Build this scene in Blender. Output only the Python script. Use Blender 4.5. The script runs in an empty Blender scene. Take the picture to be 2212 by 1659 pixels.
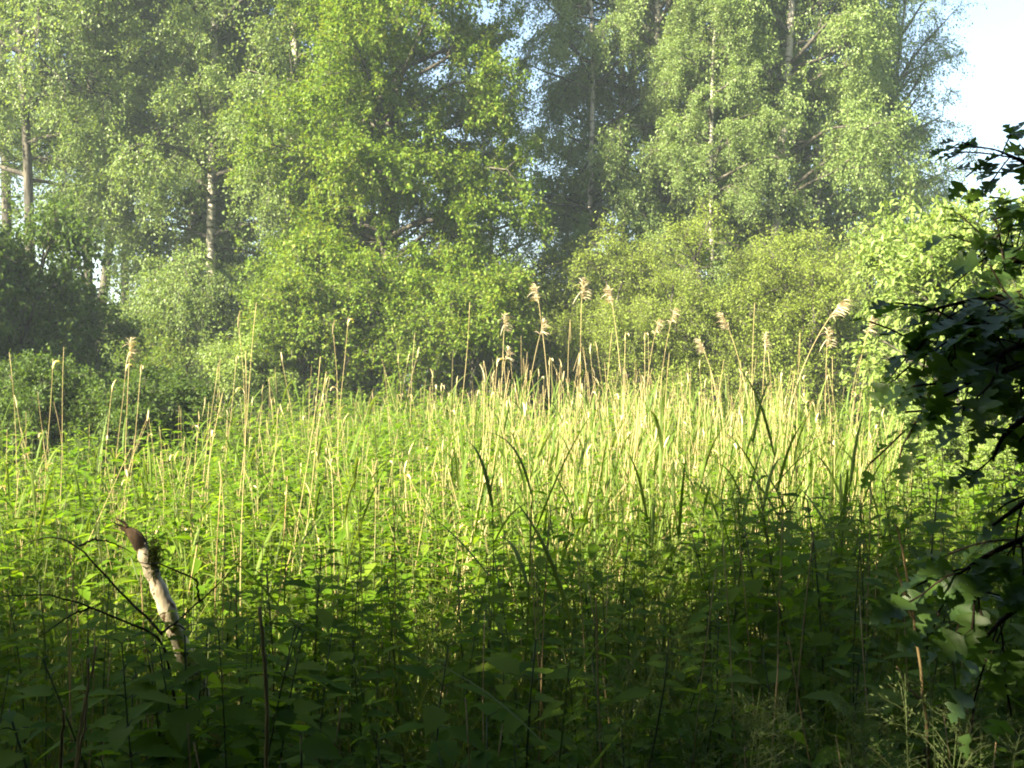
import bpy, math, random
import numpy as np

R = math.radians
C = bpy.context.scene.collection
sc = bpy.context.scene

# ------------------------------------------------------------------ camera, sky, sun, exposure
EYE = 1.6
LENS = 38.6
cam = bpy.data.cameras.new("camera")
cam.lens = LENS; cam.sensor_width = 36.0
cam.clip_start = 0.05; cam.clip_end = 3000
camo = bpy.data.objects.new("camera", cam); C.objects.link(camo)
camo.location = (0, 0, EYE); camo.rotation_euler = (R(90), 0, 0)
sc.camera = camo

SUN_AZ = R(180 + 49)      # compass from +Y clockwise: behind the camera and to the left
SUN_EL = R(34)
sdir = np.array([math.sin(SUN_AZ) * math.cos(SUN_EL), math.cos(SUN_AZ) * math.cos(SUN_EL), math.sin(SUN_EL)])
w = bpy.data.worlds.new("World"); sc.world = w; w.use_nodes = True
nt = w.node_tree
bg = nt.nodes["Background"]
sky = nt.nodes.new("ShaderNodeTexSky"); sky.sky_type = 'NISHITA'
sky.sun_disc = False; sky.sun_elevation = SUN_EL; sky.sun_rotation = SUN_AZ
sky.air_density = 1.0; sky.dust_density = 2.0; sky.ozone_density = 1.0
nt.links.new(sky.outputs[0], bg.inputs[0]); bg.inputs[1].default_value = 0.05
sl = bpy.data.lights.new("sun", 'SUN'); sl.energy = 5.0; sl.angle = R(0.53); sl.color = (1.0, 0.90, 0.64)
so = bpy.data.objects.new("sun", sl); C.objects.link(so)
from mathutils import Vector
so.rotation_euler = Vector(sdir).to_track_quat('Z', 'Y').to_euler()
so.location = (-20, -10, 20)

vs = sc.view_settings
vs.view_transform = 'Standard'; vs.look = 'None'; vs.gamma = 1.0; vs.use_curve_mapping = False
vs.exposure = 3.0
HAZE = 0.0026
cy = sc.cycles
cy.max_bounces = 6; cy.diffuse_bounces = 4; cy.glossy_bounces = 2; cy.transmission_bounces = 4
cy.transparent_max_bounces = 4; cy.caustics_reflective = False; cy.caustics_refractive = False
cy.filter_width = 1.9
cy.use_denoising = True
sc.render.filter_size = 1.9

F = 2212 * LENS / 36.0     # focal length in pixels of the 2212-wide view of the photo
def at(px, py, d):
    return np.array([(px - 1106) / F * d, d, EYE + (829.5 - py) / F * d])
def gx(px, d):
    return (px - 1106) / F * d

# ------------------------------------------------------------------ geometry helpers
def nrm(a):
    return a / np.maximum(np.linalg.norm(a, axis=-1, keepdims=True), 1e-9)

class Geo:
    def __init__(s): s.v = []; s.f = []; s.n = 0
    def add(s, v, faces):
        v = np.asarray(v, float).reshape(-1, 3)
        for f in (faces if isinstance(faces, (list, tuple)) else [faces]):
            f = np.asarray(f)
            if len(f): s.f.append(f + s.n)
        s.v.append(v); s.n += len(v)
    def mesh(s, name, mat, smooth=False):
        v = np.concatenate(s.v)
        m = bpy.data.meshes.new(name)
        tot = np.concatenate([np.full(len(f), f.shape[1]) for f in s.f]).astype(np.int32)
        loops = np.concatenate([f.ravel() for f in s.f]).astype(np.int32)
        m.vertices.add(len(v)); m.vertices.foreach_set("co", v.astype(np.float32).ravel())
        m.loops.add(len(loops)); m.loops.foreach_set("vertex_index", loops)
        m.polygons.add(len(tot))
        m.polygons.foreach_set("loop_start", np.concatenate([[0], np.cumsum(tot)[:-1]]).astype(np.int32))
        m.polygons.foreach_set("loop_total", tot)
        m.polygons.foreach_set("use_smooth", np.full(len(tot), smooth))
        m.materials.append(mat)
        m.update(calc_edges=True)
        return m

def tubes(geo, P, rad, sides=5, cap=True):
    """P (B,n,3) paths, rad (B,n)"""
    P = np.asarray(P, float)
    if P.ndim == 2: P = P[None]
    rad = np.asarray(rad, float)
    if rad.ndim == 1: rad = np.broadcast_to(rad, P.shape[:2])
    B, n, _ = P.shape
    T = nrm(np.gradient(P, axis=1))
    ax = nrm(P[:, -1] - P[:, 0])
    ref = np.where(np.abs(ax[:, 2:3]) < 0.8, np.array([[0, 0, 1.0]]), np.array([[1.0, 0.13, 0]]))
    U = nrm(np.cross(T, ref[:, None, :])); V = np.cross(T, U)
    a = np.arange(sides) * 2 * math.pi / sides
    ring = U[:, :, None, :] * np.cos(a)[None, None, :, None] + V[:, :, None, :] * np.sin(a)[None, None, :, None]
    W = P[:, :, None, :] + ring * rad[:, :, None, None]
    i, j = np.meshgrid(np.arange(n - 1), np.arange(sides), indexing='ij')
    q = np.stack([i * sides + j, i * sides + (j + 1) % sides, (i + 1) * sides + (j + 1) % sides, (i + 1) * sides + j], -1).reshape(-1, 4)
    off = (np.arange(B) * n * sides)[:, None, None]
    fs = [(q[None] + off).reshape(-1, 4)]
    if cap and sides > 3:
        e = ((n - 1) * sides + np.arange(sides))[None] + off[:, 0]
        fs.append(e)
    geo.add(W.reshape(-1, 3), fs)

def ribbons(geo, P, side, wid, fold=0.25):
    """P (B,n,3), side (B,n,3) unit, wid (B,n) half widths; three vertices across with a crease"""
    B, n, _ = P.shape
    T = nrm(np.gradient(P, axis=1)); N = nrm(np.cross(side, T))
    L = P - side * wid[..., None] + N * (wid * fold)[..., None]
    Rr = P + side * wid[..., None] + N * (wid * fold)[..., None]
    W = np.stack([L, P, Rr], 2)
    q = []
    for i in range(n - 1):
        for k in range(2):
            q.append([i * 3 + k, i * 3 + k + 1, (i + 1) * 3 + k + 1, (i + 1) * 3 + k])
    q = np.array(q)
    geo.add(W.reshape(-1, 3), (q[None] + (np.arange(B) * n * 3)[:, None, None]).reshape(-1, 4))

def place_leaves(geo, tmpl, P, D, N, S):
    """tmpl (verts K,3 [side, along, up], faces); P,D,N (M,3); S (M,)"""
    tv, tf = tmpl
    D = nrm(D); side = nrm(np.cross(D, N)); up = np.cross(side, D)
    S = np.asarray(S)[:, None, None]
    W = P[:, None] + S * (tv[None, :, 0:1] * side[:, None] + tv[None, :, 1:2] * D[:, None] + tv[None, :, 2:3] * up[:, None])
    K = len(tv); off = (np.arange(len(P)) * K)[:, None, None]
    geo.add(W.reshape(-1, 3), [(f[None] + off).reshape(-1, f.shape[1]) for f in tf])

def rhomb(wd=0.7, fold=0.10):
    return np.array([[0, 0, 0], [wd / 2, .42, fold], [0, 1, -.05], [-wd / 2, .42, fold]]), [np.array([[0, 1, 2, 3]])]

def strip_leaf(rows, zf):
    """rows: list of (half width, y of the edge, y of the midrib)"""
    v = []; q = []
    for x, ye, ym in rows:
        v += [[-x, ye, 0], [0, ym, 0], [x, ye, 0]]
    v = np.array(v, float); v[:, 2] = zf(v[:, 0], v[:, 1])
    for i in range(len(rows) - 1):
        a = i * 3
        q += [[a, a + 1, a + 4, a + 3], [a + 1, a + 2, a + 5, a + 4]]
    return v, [np.array(q)]

def ovate(n=5, wd=0.55, droop=0.25, fold=0.35, teeth=0.0):
    rows = []
    for i in range(n):
        s = i / (n - 1)
        hw = wd / 2 * (min(1, s / 0.28) ** 0.7) * (1 - max(0, (s - 0.28) / 0.72) ** 1.6) if 0 < s < 1 else 0.004
        if teeth and 0 < s < 1: hw *= (1 + teeth) if i % 2 else (1 - teeth)
        rows.append((hw, s - (0.03 if i % 2 else -0.01) * (1 if teeth else 0), s))
    return strip_leaf(rows, lambda x, y: np.abs(x) * fold - droop * y * y)

def lobed():
    o = [(.015, .02), (.16, .10), (.36, .17), (.47, .26), (.50, .36), (.40, .375), (.37, .42), (.14, .44), (.17, .50), (.36, .58), (.42, .69), (.31, .70),
         (.27, .74), (.10, .745), (.14, .80), (.24, .90), (.13, .905), (.09, .95), (.005, 1.0)]
    rows = [(x, y, y * 0.93 - 0.02 * (1 - y)) for x, y in o]; rows[0] = (.015, .02, 0.0); rows[-1] = (.005, 1.0, 1.0)
    return strip_leaf(rows, lambda x, y: np.abs(x) * 0.30 - 0.22 * y * y + 0.03 * np.sin(9 * y + 6 * x))

# ------------------------------------------------------------------ materials
def new_mat(name):
    m = bpy.data.materials.new(name); m.use_nodes = True
    t = m.node_tree
    for n in list(t.nodes): t.nodes.remove(n)
    return m, t, t.nodes.new("ShaderNodeOutputMaterial")

def node(t, kind, **kw):
    n = t.nodes.new(kind)
    for k, v in kw.items(): setattr(n, k, v)
    return n

def leaf_mat(name, cols, trans=1.5, fac=0.42, rough=0.5, noise=0.35, spec=0.22, old=None):
    """cols: 3 leaf colours spread leaf by leaf; noise: how strongly whole sprays differ"""
    m, t, out = new_mat(name)
    g = node(t, "ShaderNodeNewGeometry")
    ramp = node(t, "ShaderNodeValToRGB")
    el = ramp.color_ramp.elements
    el[0].position = 0.0; el[0].color = (*cols[0], 1)
    el[1].position = 1.0; el[1].color = (*cols[2], 1)
    e = el.new(0.55); e.color = (*cols[1], 1)
    if old:
        el[2].position = .93; e = el.new(.985); e.color = (*old, 1)
    tc = node(t, "ShaderNodeTexCoord"); nz = node(t, "ShaderNodeTexNoise"); nz.inputs["Scale"].default_value = 0.9
    nz.inputs["Detail"].default_value = 2
    t.links.new(tc.outputs["Object"], nz.inputs["Vector"])
    mix = node(t, "ShaderNodeMix", data_type='FLOAT'); mix.inputs[0].default_value = noise
    t.links.new(g.outputs["Random Per Island"], mix.inputs[2]); t.links.new(nz.outputs["Fac"], mix.inputs[3])
    t.links.new(mix.outputs[0], ramp.inputs[0])
    p = node(t, "ShaderNodeBsdfPrincipled")
    p.inputs["Roughness"].default_value = rough; p.inputs["Specular IOR Level"].default_value = spec
    t.links.new(ramp.outputs[0], p.inputs["Base Color"])
    tr = node(t, "ShaderNodeBsdfTranslucent")
    mul = node(t, "ShaderNodeMix", data_type='RGBA', blend_type='MULTIPLY'); mul.inputs[0].default_value = 1
    mul.inputs[7].default_value = (trans * 1.15, trans * 1.1, trans * 0.45, 1)
    t.links.new(ramp.outputs[0], mul.inputs[6]); t.links.new(mul.outputs[2], tr.inputs[0])
    ms = node(t, "ShaderNodeMixShader"); ms.inputs[0].default_value = fac
    t.links.new(p.outputs[0], ms.inputs[1]); t.links.new(tr.outputs[0], ms.inputs[2])
    t.links.new(ms.outputs[0], out.inputs[0])
    return m

def bark_mat(name, c1, c2, scale=(30, 30, 6), lo=0.4, hi=0.62, rough=0.9):
    m, t, out = new_mat(name)
    tc = node(t, "ShaderNodeTexCoord"); mp = node(t, "ShaderNodeMapping"); mp.inputs["Scale"].default_value = scale
    nz = node(t, "ShaderNodeTexNoise"); nz.inputs["Scale"].default_value = 1.0; nz.inputs["Detail"].default_value = 5
    ramp = node(t, "ShaderNodeValToRGB"); el = ramp.color_ramp.elements
    el[0].position = lo; el[0].color = (*c1, 1); el[1].position = hi; el[1].color = (*c2, 1)
    p = node(t, "ShaderNodeBsdfPrincipled"); p.inputs["Roughness"].default_value = rough; p.inputs["Specular IOR Level"].default_value = 0.2
    bp = node(t, "ShaderNodeBump"); bp.inputs["Strength"].default_value = 0.5; bp.inputs["Distance"].default_value = 0.01
    L = t.links.new
    L(tc.outputs["Object"], mp.inputs[0]); L(mp.outputs[0], nz.inputs["Vector"]); L(nz.outputs["Fac"], ramp.inputs[0])
    L(ramp.outputs[0], p.inputs["Base Color"]); L(nz.outputs["Fac"], bp.inputs["Height"]); L(bp.outputs[0], p.inputs["Normal"])
    L(p.outputs[0], out.inputs[0])
    return m

M = {}
M['birch_leaf'] = leaf_mat("birch leaf", [(.092, .145, .042), (.134, .194, .056), (.188, .240, .082)], rough=.42, spec=.3)
M['aspen_leaf'] = leaf_mat("aspen leaf", [(.078, .132, .032), (.112, .172, .042), (.156, .210, .058)])
M['haw_leaf'] = leaf_mat("hawthorn leaf", [(.068, .130, .010), (.106, .172, .014), (.190, .198, .028)])
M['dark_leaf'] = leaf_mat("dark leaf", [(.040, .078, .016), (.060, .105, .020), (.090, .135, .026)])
M['shrub_leaf'] = leaf_mat("shrub leaf", [(.120, .172, .024), (.160, .215, .034), (.205, .245, .050)])
M['elder_leaf'] = leaf_mat("elder leaf", [(.130, .200, .046), (.170, .240, .060), (.220, .280, .090)], spec=.3)
M['near_leaf'] = leaf_mat('near hawthorn leaf', [(.060, .120, .042), (.085, .160, .042), (.125, .215, .040)], trans=1.9, rough=.4, spec=.4)
M['nettle_leaf'] = leaf_mat("nettle leaf", [(.056, .118, .008), (.094, .172, .012), (.155, .220, .024)], trans=1.7, fac=.48, rough=.6, noise=.2, spec=.10, old=(.22, .20, .03))
M['nettle_stem'] = bark_mat("nettle stem", (.05, .075, .02), (.10, .12, .04), (20, 20, 8), rough=.6)
M['reed_green'] = leaf_mat("green reed", [(.075, .128, .020), (.112, .168, .030), (.165, .205, .050)], trans=1.5, noise=.1, spec=.15)
M['straw'] = bark_mat("dry straw", (.28, .215, .10), (.48, .40, .20), (14, 14, 5), .3, .7, .55)
M['sheath'] = leaf_mat("dry sheath", [(.50, .40, .22), (.62, .52, .32), (.72, .64, .45)], trans=1.0, fac=.3, rough=.45, noise=.1)
M['plume'] = leaf_mat("reed plume", [(.36, .29, .19), (.44, .37, .26), (.52, .46, .34)], trans=1.0, fac=.35, rough=.7, noise=.1)
M['grass'] = leaf_mat("grass", [(.075, .120, .012), (.115, .165, .018), (.24, .22, .07)], trans=1.3, noise=.3, rough=.5)
M['panicle'] = leaf_mat("grass panicle", [(.13, .19, .06), (.18, .24, .09), (.25, .28, .12)], trans=1.2, noise=.1, rough=.6)
M['birch_bark'] = bark_mat("birch bark", (.06, .05, .045), (.36, .33, .28), (5, 5, 16), .36, .5)
M['brown_bark'] = bark_mat("brown bark", (.032, .029, .024), (.100, .090, .072), (18, 18, 4))
M['twig'] = bark_mat("dark twig", (.02, .014, .010), (.06, .042, .03), (40, 40, 20))
M['moss'] = leaf_mat("moss", [(.03, .05, .008), (.05, .07, .012), (.08, .09, .02)], fac=.2, rough=.9)
M['white_bark'] = bark_mat("peeling white bark", (.17, .10, .05), (.80, .68, .50), (70, 70, 34), .33, .45)
M['dead_bark'] = bark_mat("dead brown bark", (.04, .028, .018), (.15, .10, .06), (40, 40, 12))
M['dry_stalk'] = bark_mat("dry stalk", (.30, .20, .09), (.46, .34, .17), (30, 30, 8), .3, .7, .6)

def ground_mat():
    m, t, out = new_mat("ground litter")
    tc = node(t, "ShaderNodeTexCoord"); n1 = node(t, "ShaderNodeTexNoise"); n1.inputs["Scale"].default_value = 6; n1.inputs["Detail"].default_value = 8
    n2 = node(t, "ShaderNodeTexNoise"); n2.inputs["Scale"].default_value = .25
    r1 = node(t, "ShaderNodeValToRGB"); e = r1.color_ramp.elements
    e[0].position = .35; e[0].color = (.018, .013, .008, 1); e[1].position = .7; e[1].color = (.07, .055, .03, 1)
    r2 = node(t, "ShaderNodeValToRGB"); e = r2.color_ramp.elements
    e[0].position = .4; e[0].color = (.035, .055, .012, 1); e[1].position = .6; e[1].color = (.06, .085, .02, 1)
    mx = node(t, "ShaderNodeMix", data_type='RGBA'); p = node(t, "ShaderNodeBsdfPrincipled"); p.inputs["Roughness"].default_value = 1
    L = t.links.new
    L(tc.outputs["Object"], n1.inputs["Vector"]); L(tc.outputs["Object"], n2.inputs["Vector"]); L(n1.outputs["Fac"], r1.inputs[0])
    L(n1.outputs["Fac"], r2.inputs[0]); L(n2.outputs["Fac"], mx.inputs[0]); L(r1.outputs[0], mx.inputs[6]); L(r2.outputs[0], mx.inputs[7])
    L(mx.outputs[2], p.inputs["Base Color"]); L(p.outputs[0], out.inputs[0])
    return m

# ------------------------------------------------------------------ objects
def obj(name, mesh, parent=None):
    o = bpy.data.objects.new(name, mesh); C.objects.link(o)
    if parent is not None: o.parent = parent
    return o
def tag(o, label=None, cat=None, group=None, kind=None):
    if label: o['label'] = label
    if cat: o['category'] = cat
    if group: o['group'] = group
    if kind: o['kind'] = kind
    return o
def thing(name, label, cat, loc=(0, 0, 0), rz=0, group=None):
    o = bpy.data.objects.new(name, None); C.objects.link(o)
    o.empty_display_size = 0.1
    o.location = tuple(loc); o.rotation_euler = (0, 0, rz)
    return tag(o, label, cat, group)
def put(name, parts, label, cat, loc, rz=0, scale=1.0, group=None, tilt=(0, 0)):
    """a thing made of shared part meshes: parts = [(part name, mesh)]"""
    o = thing(name, label, cat, loc, rz, group)
    o.rotation_euler = (tilt[0], tilt[1], rz)
    o.scale = (scale,) * 3 if np.isscalar(scale) else scale
    for p in parts:
        c = obj(p[0], p[1], o)
        for q_ in (p[2] if len(p) > 2 else []): obj(q_[0], q_[1], c)
    return o

# ------------------------------------------------------------------ the ground
def hn(x, y):
    return 0.5 + 0.25 * (np.sin(0.9 * x + 1.3) * np.cos(0.7 * y) + np.sin(2.1 * x - 1.7 * y + 2))
g = Geo()
ax = np.concatenate([-np.geomspace(160, 20, 8), np.linspace(-18, 18, 73), np.geomspace(20, 160, 8)])
X, Y = np.meshgrid(ax, ax + 8, indexing='ij'); n = len(ax)
Z = np.where((np.abs(X) < 19) & (np.abs(Y - 8) < 19), 0.05 * (hn(X * 1.7, Y * 1.7) - .5), 0)
i, j = np.meshgrid(np.arange(n - 1), np.arange(n - 1), indexing='ij')
q = np.stack([i * n + j, (i + 1) * n + j, (i + 1) * n + j + 1, i * n + j + 1], -1).reshape(-1, 4)
g.add(np.stack([X, Y, Z], -1), q)
tag(obj("ground", g.mesh("ground", ground_mat(), True)), kind="structure")

# ------------------------------------------------------------------ trees
def grow(rng, start, d, length, n, droop, wob):
    """curved branch paths, (B,n,3)"""
    B = len(start)
    s = np.linspace(0, 1, n)[None, :, None]
    w1 = nrm(rng.normal(size=(B, 1, 3))); ph = rng.uniform(0, 6.28, (B, 1, 1))
    L = length[:, None, None]
    P = start[:, None] + d[:, None] * s * L
    P = P + w1 * np.sin(ph + s * 4.0) * wob * L * s
    P[..., 2] += (-droop * L[..., 0] * s[..., 0] ** 2)
    return P
def sample(P, s):
    """points and tangents at s (B,k) of paths (B,n,3)"""
    B, n, _ = P.shape
    f = np.clip(s, 0, .9999) * (n - 1); i = f.astype(int); u = (f - i)[..., None]
    b = np.arange(B)[:, None]
    return P[b, i] * (1 - u) + P[b, i + 1] * u, nrm(P[b, i + 1] - P[b, i])
def cone(rng, d, lo, hi):
    """directions at lo..hi radians off d"""
    a = rng.uniform(lo, hi, len(d))[:, None]; ref = nrm(rng.normal(size=d.shape)); u = nrm(np.cross(d, ref))
    return d * np.cos(a) + u * np.sin(a)

def tree_parts(seed, H, trunk_r, cb, prof, limbs, subs, twigs, lpt, leaf, leafmat, bark, elev=(50, 15), sub_ang=(25, 60), droop=0.1,
               twig_len=.45, twig_droop=.2, stems=1, spread=0.0, wd=.7, up=1.0, lift=.15, spread_leaf=.10, wob=.12, sub_len=.45, start0=.25, tiers=0):
    rng = np.random.default_rng(seed)
    wood = []; G = Geo()
    trunks = []
    for k in range(stems):
        a = rng.uniform(0, 6.28); tl = spread * (0.5 + rng.random()) if stems > 1 else 0
        d = nrm(np.array([math.cos(a) * tl, math.sin(a) * tl, 1.0]) + rng.normal(size=3) * .03)
        hh = H * (1 if k == 0 else rng.uniform(.75, 1.0))
        base = np.array([math.cos(a), math.sin(a), 0]) * (0.25 * min(1, tl * 4))
        s = np.linspace(0, 1, 18)
        P = base + d * (s * hh)[:, None]
        P[:, 0] += np.sin(s * rng.uniform(4, 9) + rng.uniform(0, 6)) * .02 * hh * s; P[:, 1] += np.sin(s * rng.uniform(4, 9) + rng.uniform(0, 6)) * .02 * hh * s
        P[:, 2] -= 0.05 * (s == 0)
        trunks.append(P)
        T = Geo(); K = Geo()
        tubes(K, P[None], (trunk_r * (1 - .9 * s) + .006)[None] * (1 + .5 * np.exp(-s * 30)), 9)
        # limbs
        m = max(3, int(limbs / stems))
        t = np.sort(cb + (0.98 - cb) * rng.random(m) ** 0.9)
        if tiers:      # boughs in separate storeys with gaps between them
            u_ = (t - cb) / (.98 - cb); t = cb + (.98 - cb) * np.clip((np.floor(u_ * tiers) + .45 + .38 * rng.random(m)) / tiers, 0, 1)
        st, _ = sample(P[None], t[None]); st = st[0]
        az = np.arange(m) * 2.399 + rng.uniform(-.5, .5, m) + rng.uniform(0, 6)
        rel = (t - cb) / (1 - cb)
        el = np.radians(elev[1] + (elev[0] - elev[1]) * rel + rng.normal(0, 9, m))
        ld = np.stack([np.cos(az) * np.cos(el), np.sin(az) * np.cos(el), np.sin(el)], -1)
        ln = np.array([prof(r) for r in rel]) * rng.uniform(.65, 1.12, m)
        LP = grow(rng, st, ld, ln, 8, droop, wob)
        lr = np.minimum(trunk_r * .5, .012 + .016 * ln)[:, None] * (1 - .88 * np.linspace(0, 1, 8))[None] + .003
        tubes(T, LP, lr, 5, False)
        # sub-branches
        ss = start0 + (1 - start0) * rng.random((m, subs)); ss[:, 0] = .98
        sp, sd = sample(LP, ss)
        sp = sp.reshape(-1, 3); sd = sd.reshape(-1, 3)
        sdir = cone(rng, sd, R(sub_ang[0]), R(sub_ang[1])); sdir[:, 2] += lift; sdir = nrm(sdir)
        slen = (ln[:, None] * sub_len * (1.15 - .6 * ss)).ravel() * rng.uniform(.6, 1.2, m * subs) + .2
        SP = grow(rng, sp, sdir, slen, 6, droop * 1.3, wob)
        tubes(T, SP, (.004 + .006 * slen)[:, None] * (1 - .8 * np.linspace(0, 1, 6))[None] + .0015, 4, False)
        # twigs
        ts = .15 + .85 * rng.random((len(SP), twigs)); tp, td = sample(SP, ts)
        tp = tp.reshape(-1, 3); td = td.reshape(-1, 3)
        tdir = cone(rng, td, R(20), R(75)); tdir[:, 2] += lift * .5; tdir = nrm(tdir)
        tlen = twig_len * rng.uniform(.5, 1.25, len(tp))
        TP = grow(rng, tp, tdir, tlen, 5, twig_droop, .1)
        tubes(T, TP, np.full((len(TP), 5), .0028) * np.linspace(1, .5, 5)[None], 3, False)
        wood.append((K.mesh("trunk", bark, True), T.mesh("limbs", M['brown_bark'], True)))
        # leaves
        lf = rng.random((len(TP), lpt)); p, d2 = sample(TP, lf)
        p = p.reshape(-1, 3) + rng.normal(0, spread_leaf * twig_len, (len(TP) * lpt, 3)); d2 = d2.reshape(-1, 3)
        D = nrm(d2 * .6 + rng.normal(0, .7, p.shape) + np.array([0, 0, -.35]))
        N = nrm(rng.normal(0, .75, p.shape) + np.array([0, 0, up]))
        place_leaves(G, rhomb(wd), p, D, N, leaf * rng.uniform(.65, 1.25, len(p)))
    return [("trunk", k_, [("limb", t_)]) for k_, t_ in wood] + [("crown", G.mesh("crown", leafmat))]

import time
T0 = time.time()
def prof_birch(r): return 1.9 * (math.sin(math.pi * min(1, .22 + .78 * r)) ** .75) * (1.05 - .35 * r) + .25
def prof_tall(r): return 2.1 * (1 - .55 * r) * (min(1, r * 4 + .55)) + .2
def prof_round(r): return 2.4 * math.sqrt(max(.03, 1 - (r * 1.02 - .25) ** 2 / .62)) + .1
def prof_shrub(r): return 1.05 * (1 - .5 * r) + .15

birch1 = tree_parts(11, 15, .10, .15, prof_birch, 92, 6, 8, 46, .050, M['birch_leaf'], M['birch_bark'], droop=.22, twig_droop=.55, lift=.05)
birch2 = tree_parts(12, 14, .09, .16, prof_birch, 76, 6, 8, 44, .049, M['birch_leaf'], M['birch_bark'], droop=.28, twig_droop=.7, lift=.0)
birch3 = tree_parts(13, 11.5, .08, .20, prof_birch, 56, 7, 7, 17, .047, M['birch_leaf'], M['birch_bark'], elev=(60, 20), droop=.18, twig_droop=.5)
birch4 = tree_parts(23, 13, .085, .34, prof_birch, 62, 7, 7, 34, .050, M['birch_leaf'], M['brown_bark'], droop=.25, twig_droop=.6, lift=.0)
aspen1 = tree_parts(14, 17, .14, .20, prof_tall, 96, 6, 8, 38, .064, M['aspen_leaf'], M['brown_bark'], elev=(62, 25), droop=.12)
aspen2 = tree_parts(15, 15, .12, .34, prof_tall, 86, 6, 8, 36, .062, M['dark_leaf'], M['brown_bark'], elev=(55, 18), droop=.15)
haw = tree_parts(16, 10.6, .15, .16, lambda r: 1.95 * math.sqrt(max(.05, 1 - (r * 1.0 - .24) ** 2 / .62)), 150, 9, 9, 30, .054, M['haw_leaf'], M['brown_bark'], elev=(52, 0), sub_ang=(25, 65),
    droop=.10, stems=2, spread=.06, lift=.16, up=1.7, twig_len=.34, twig_droop=.12, wob=.14, start0=.42, sub_len=.40, spread_leaf=.11)
shrub1 = tree_parts(17, 3.5, .035, .08, prof_shrub, 100, 9, 8, 16, .038, M['shrub_leaf'], M['brown_bark'], elev=(65, 28), stems=6, spread=.28, twig_len=.34, wd=.6)
shrub2 = tree_parts(18, 3.0, .03, .08, prof_shrub, 80, 9, 8, 14, .046, M['haw_leaf'], M['brown_bark'], elev=(60, 15), stems=5, spread=.30, twig_len=.34)
shrub3 = tree_parts(19, 3.0, .03, .08, prof_shrub, 70, 8, 7, 11, .080, M['elder_leaf'], M['brown_bark'], elev=(62, 20), stems=5, spread=.28, twig_len=.36, wd=.5)
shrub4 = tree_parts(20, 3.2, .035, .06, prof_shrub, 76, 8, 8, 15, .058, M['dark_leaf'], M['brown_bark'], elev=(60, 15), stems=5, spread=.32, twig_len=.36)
print("trees built", time.time() - T0)

def tree(name, parts, label, cat, px, d, rz, s=1.0, group=None, tilt=(0, 0)):
    return put(name, parts, label, cat, (gx(px, d), d, 0), rz, s, group, tilt)

GT = "trees in the row behind the clearing"
GB = "shrubs along the far edge of the clearing"
# left
tree("broadleaf_tree", aspen2, "dark broadleaf tree filling the upper left corner", "tree", 0, 18.5, 0.4, (.85, .85, 1.0), GT)
tree("birch_tree", birch4, "slim birch with a dark leaning stem against the sky gap on the left", "tree", 190, 18.5, 1.0, 1.05, GT, (0, R(5)))
tree("birch_tree", birch4, "thin birch standing in the middle of the left sky gap", "tree", 275, 20, 2.2, 1.0, GT)
tree("birch_tree", birch4, "thin birch leaning left beside the left sky gap", "tree", 322, 20.5, 4.0, 1.0, GT, (0, R(-4)))
tree("birch_tree", birch1, "birch with pale trunk base just right of the left sky gap", "tree", 385, 17.6, .3, 1.0, GT)
tree("birch_tree", birch2, "pale leafy birch standing between two white trunked birches on the left", "tree", 475, 16.6, 3.3, .92, GT)
tree("birch_tree", birch1, "tall birch with white trunk showing just left of the big hawthorn", "tree", 585, 17.2, 5.1, .95, GT)
tree("birch_tree", birch1, "birch rising behind the left shoulder of the big hawthorn", "tree", 660, 20.5, 2.0, 1.05, GT)
# centre
tree("hawthorn_tree", haw, "big bright yellow green hawthorn with dark hollow in its right side", "tree", 858, 15.6, .6, (.90, .90, 1.0))
tree("birch_tree", birch3, "dark birch behind the right side of the hawthorn, under the small sky gap", "tree", 1095, 19.5, .9, (.78, .78, .68), GT)
tree("birch_tree", birch3, "light birch with thin dark stem just right of the small top sky gap", "tree", 1320, 19.5, 2.9, (.75, .75, 1.02), GT)
tree("birch_tree", birch1, "birch with pale trunk right of centre behind the tallest reed plumes", "tree", 1370, 19.0, 1.4, (.78, .78, .98), GT)
tree("birch_tree", birch2, "drooping birch with hanging golden green sprays right of centre", "tree", 1420, 18.0, 4.4, .95, GT)
tree("birch_tree", birch2, "lower weeping birch bulging in front of the tall dark trees", "tree", 1530, 16.6, .2, .62, GT)
# right
tree("birch_tree", birch4, "leafy birch in the upper left corner in front of the dark broadleaf tree", "tree", 60, 16.2, 5.2, 1.0, GT)
tree("birch_tree", birch4, "leafy birch hanging over the left sky gap from above", "tree", 200, 17.0, 2.7, .98, GT)
tree("birch_tree", birch2, "grey green birch between the hawthorn and the golden drooping birch", "tree", 1285, 17.6, 1.9, (.66, .66, .86), GT)
tree("birch_tree", birch1, "broad sunlit birch in the middle of the tree wall right of centre", "tree", 1640, 17.4, 5.6, (.9, .9, 1.0), GT)
tree("birch_tree", birch2, "sunlit birch at the right shoulder of the tree wall above the olive shrubs", "tree", 1780, 18.2, 2.9, (.8, .8, 1.0), GT)
tree("broadleaf_tree", aspen1, "tall dense green tree left of the dark right hand trunk", "tree", 1600, 20, 1.1, .95, GT)
tree("broadleaf_tree", aspen1, "tall dense tree with deep shade under it, behind the round olive shrubs", "tree", 1735, 20.5, 3.6, .95, GT)
tree("birch_tree", birch3, "airy pale birch at the right end of the row against open sky", "tree", 1880, 21.0, 3.0, (.8, .8, .98), GT)
tree("birch_tree", birch3, "smaller airy birch leaning out to the right into the open sky", "tree", 1955, 20.0, 1.7, (.85, .85, .62), GT, (0, R(11)))
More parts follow.
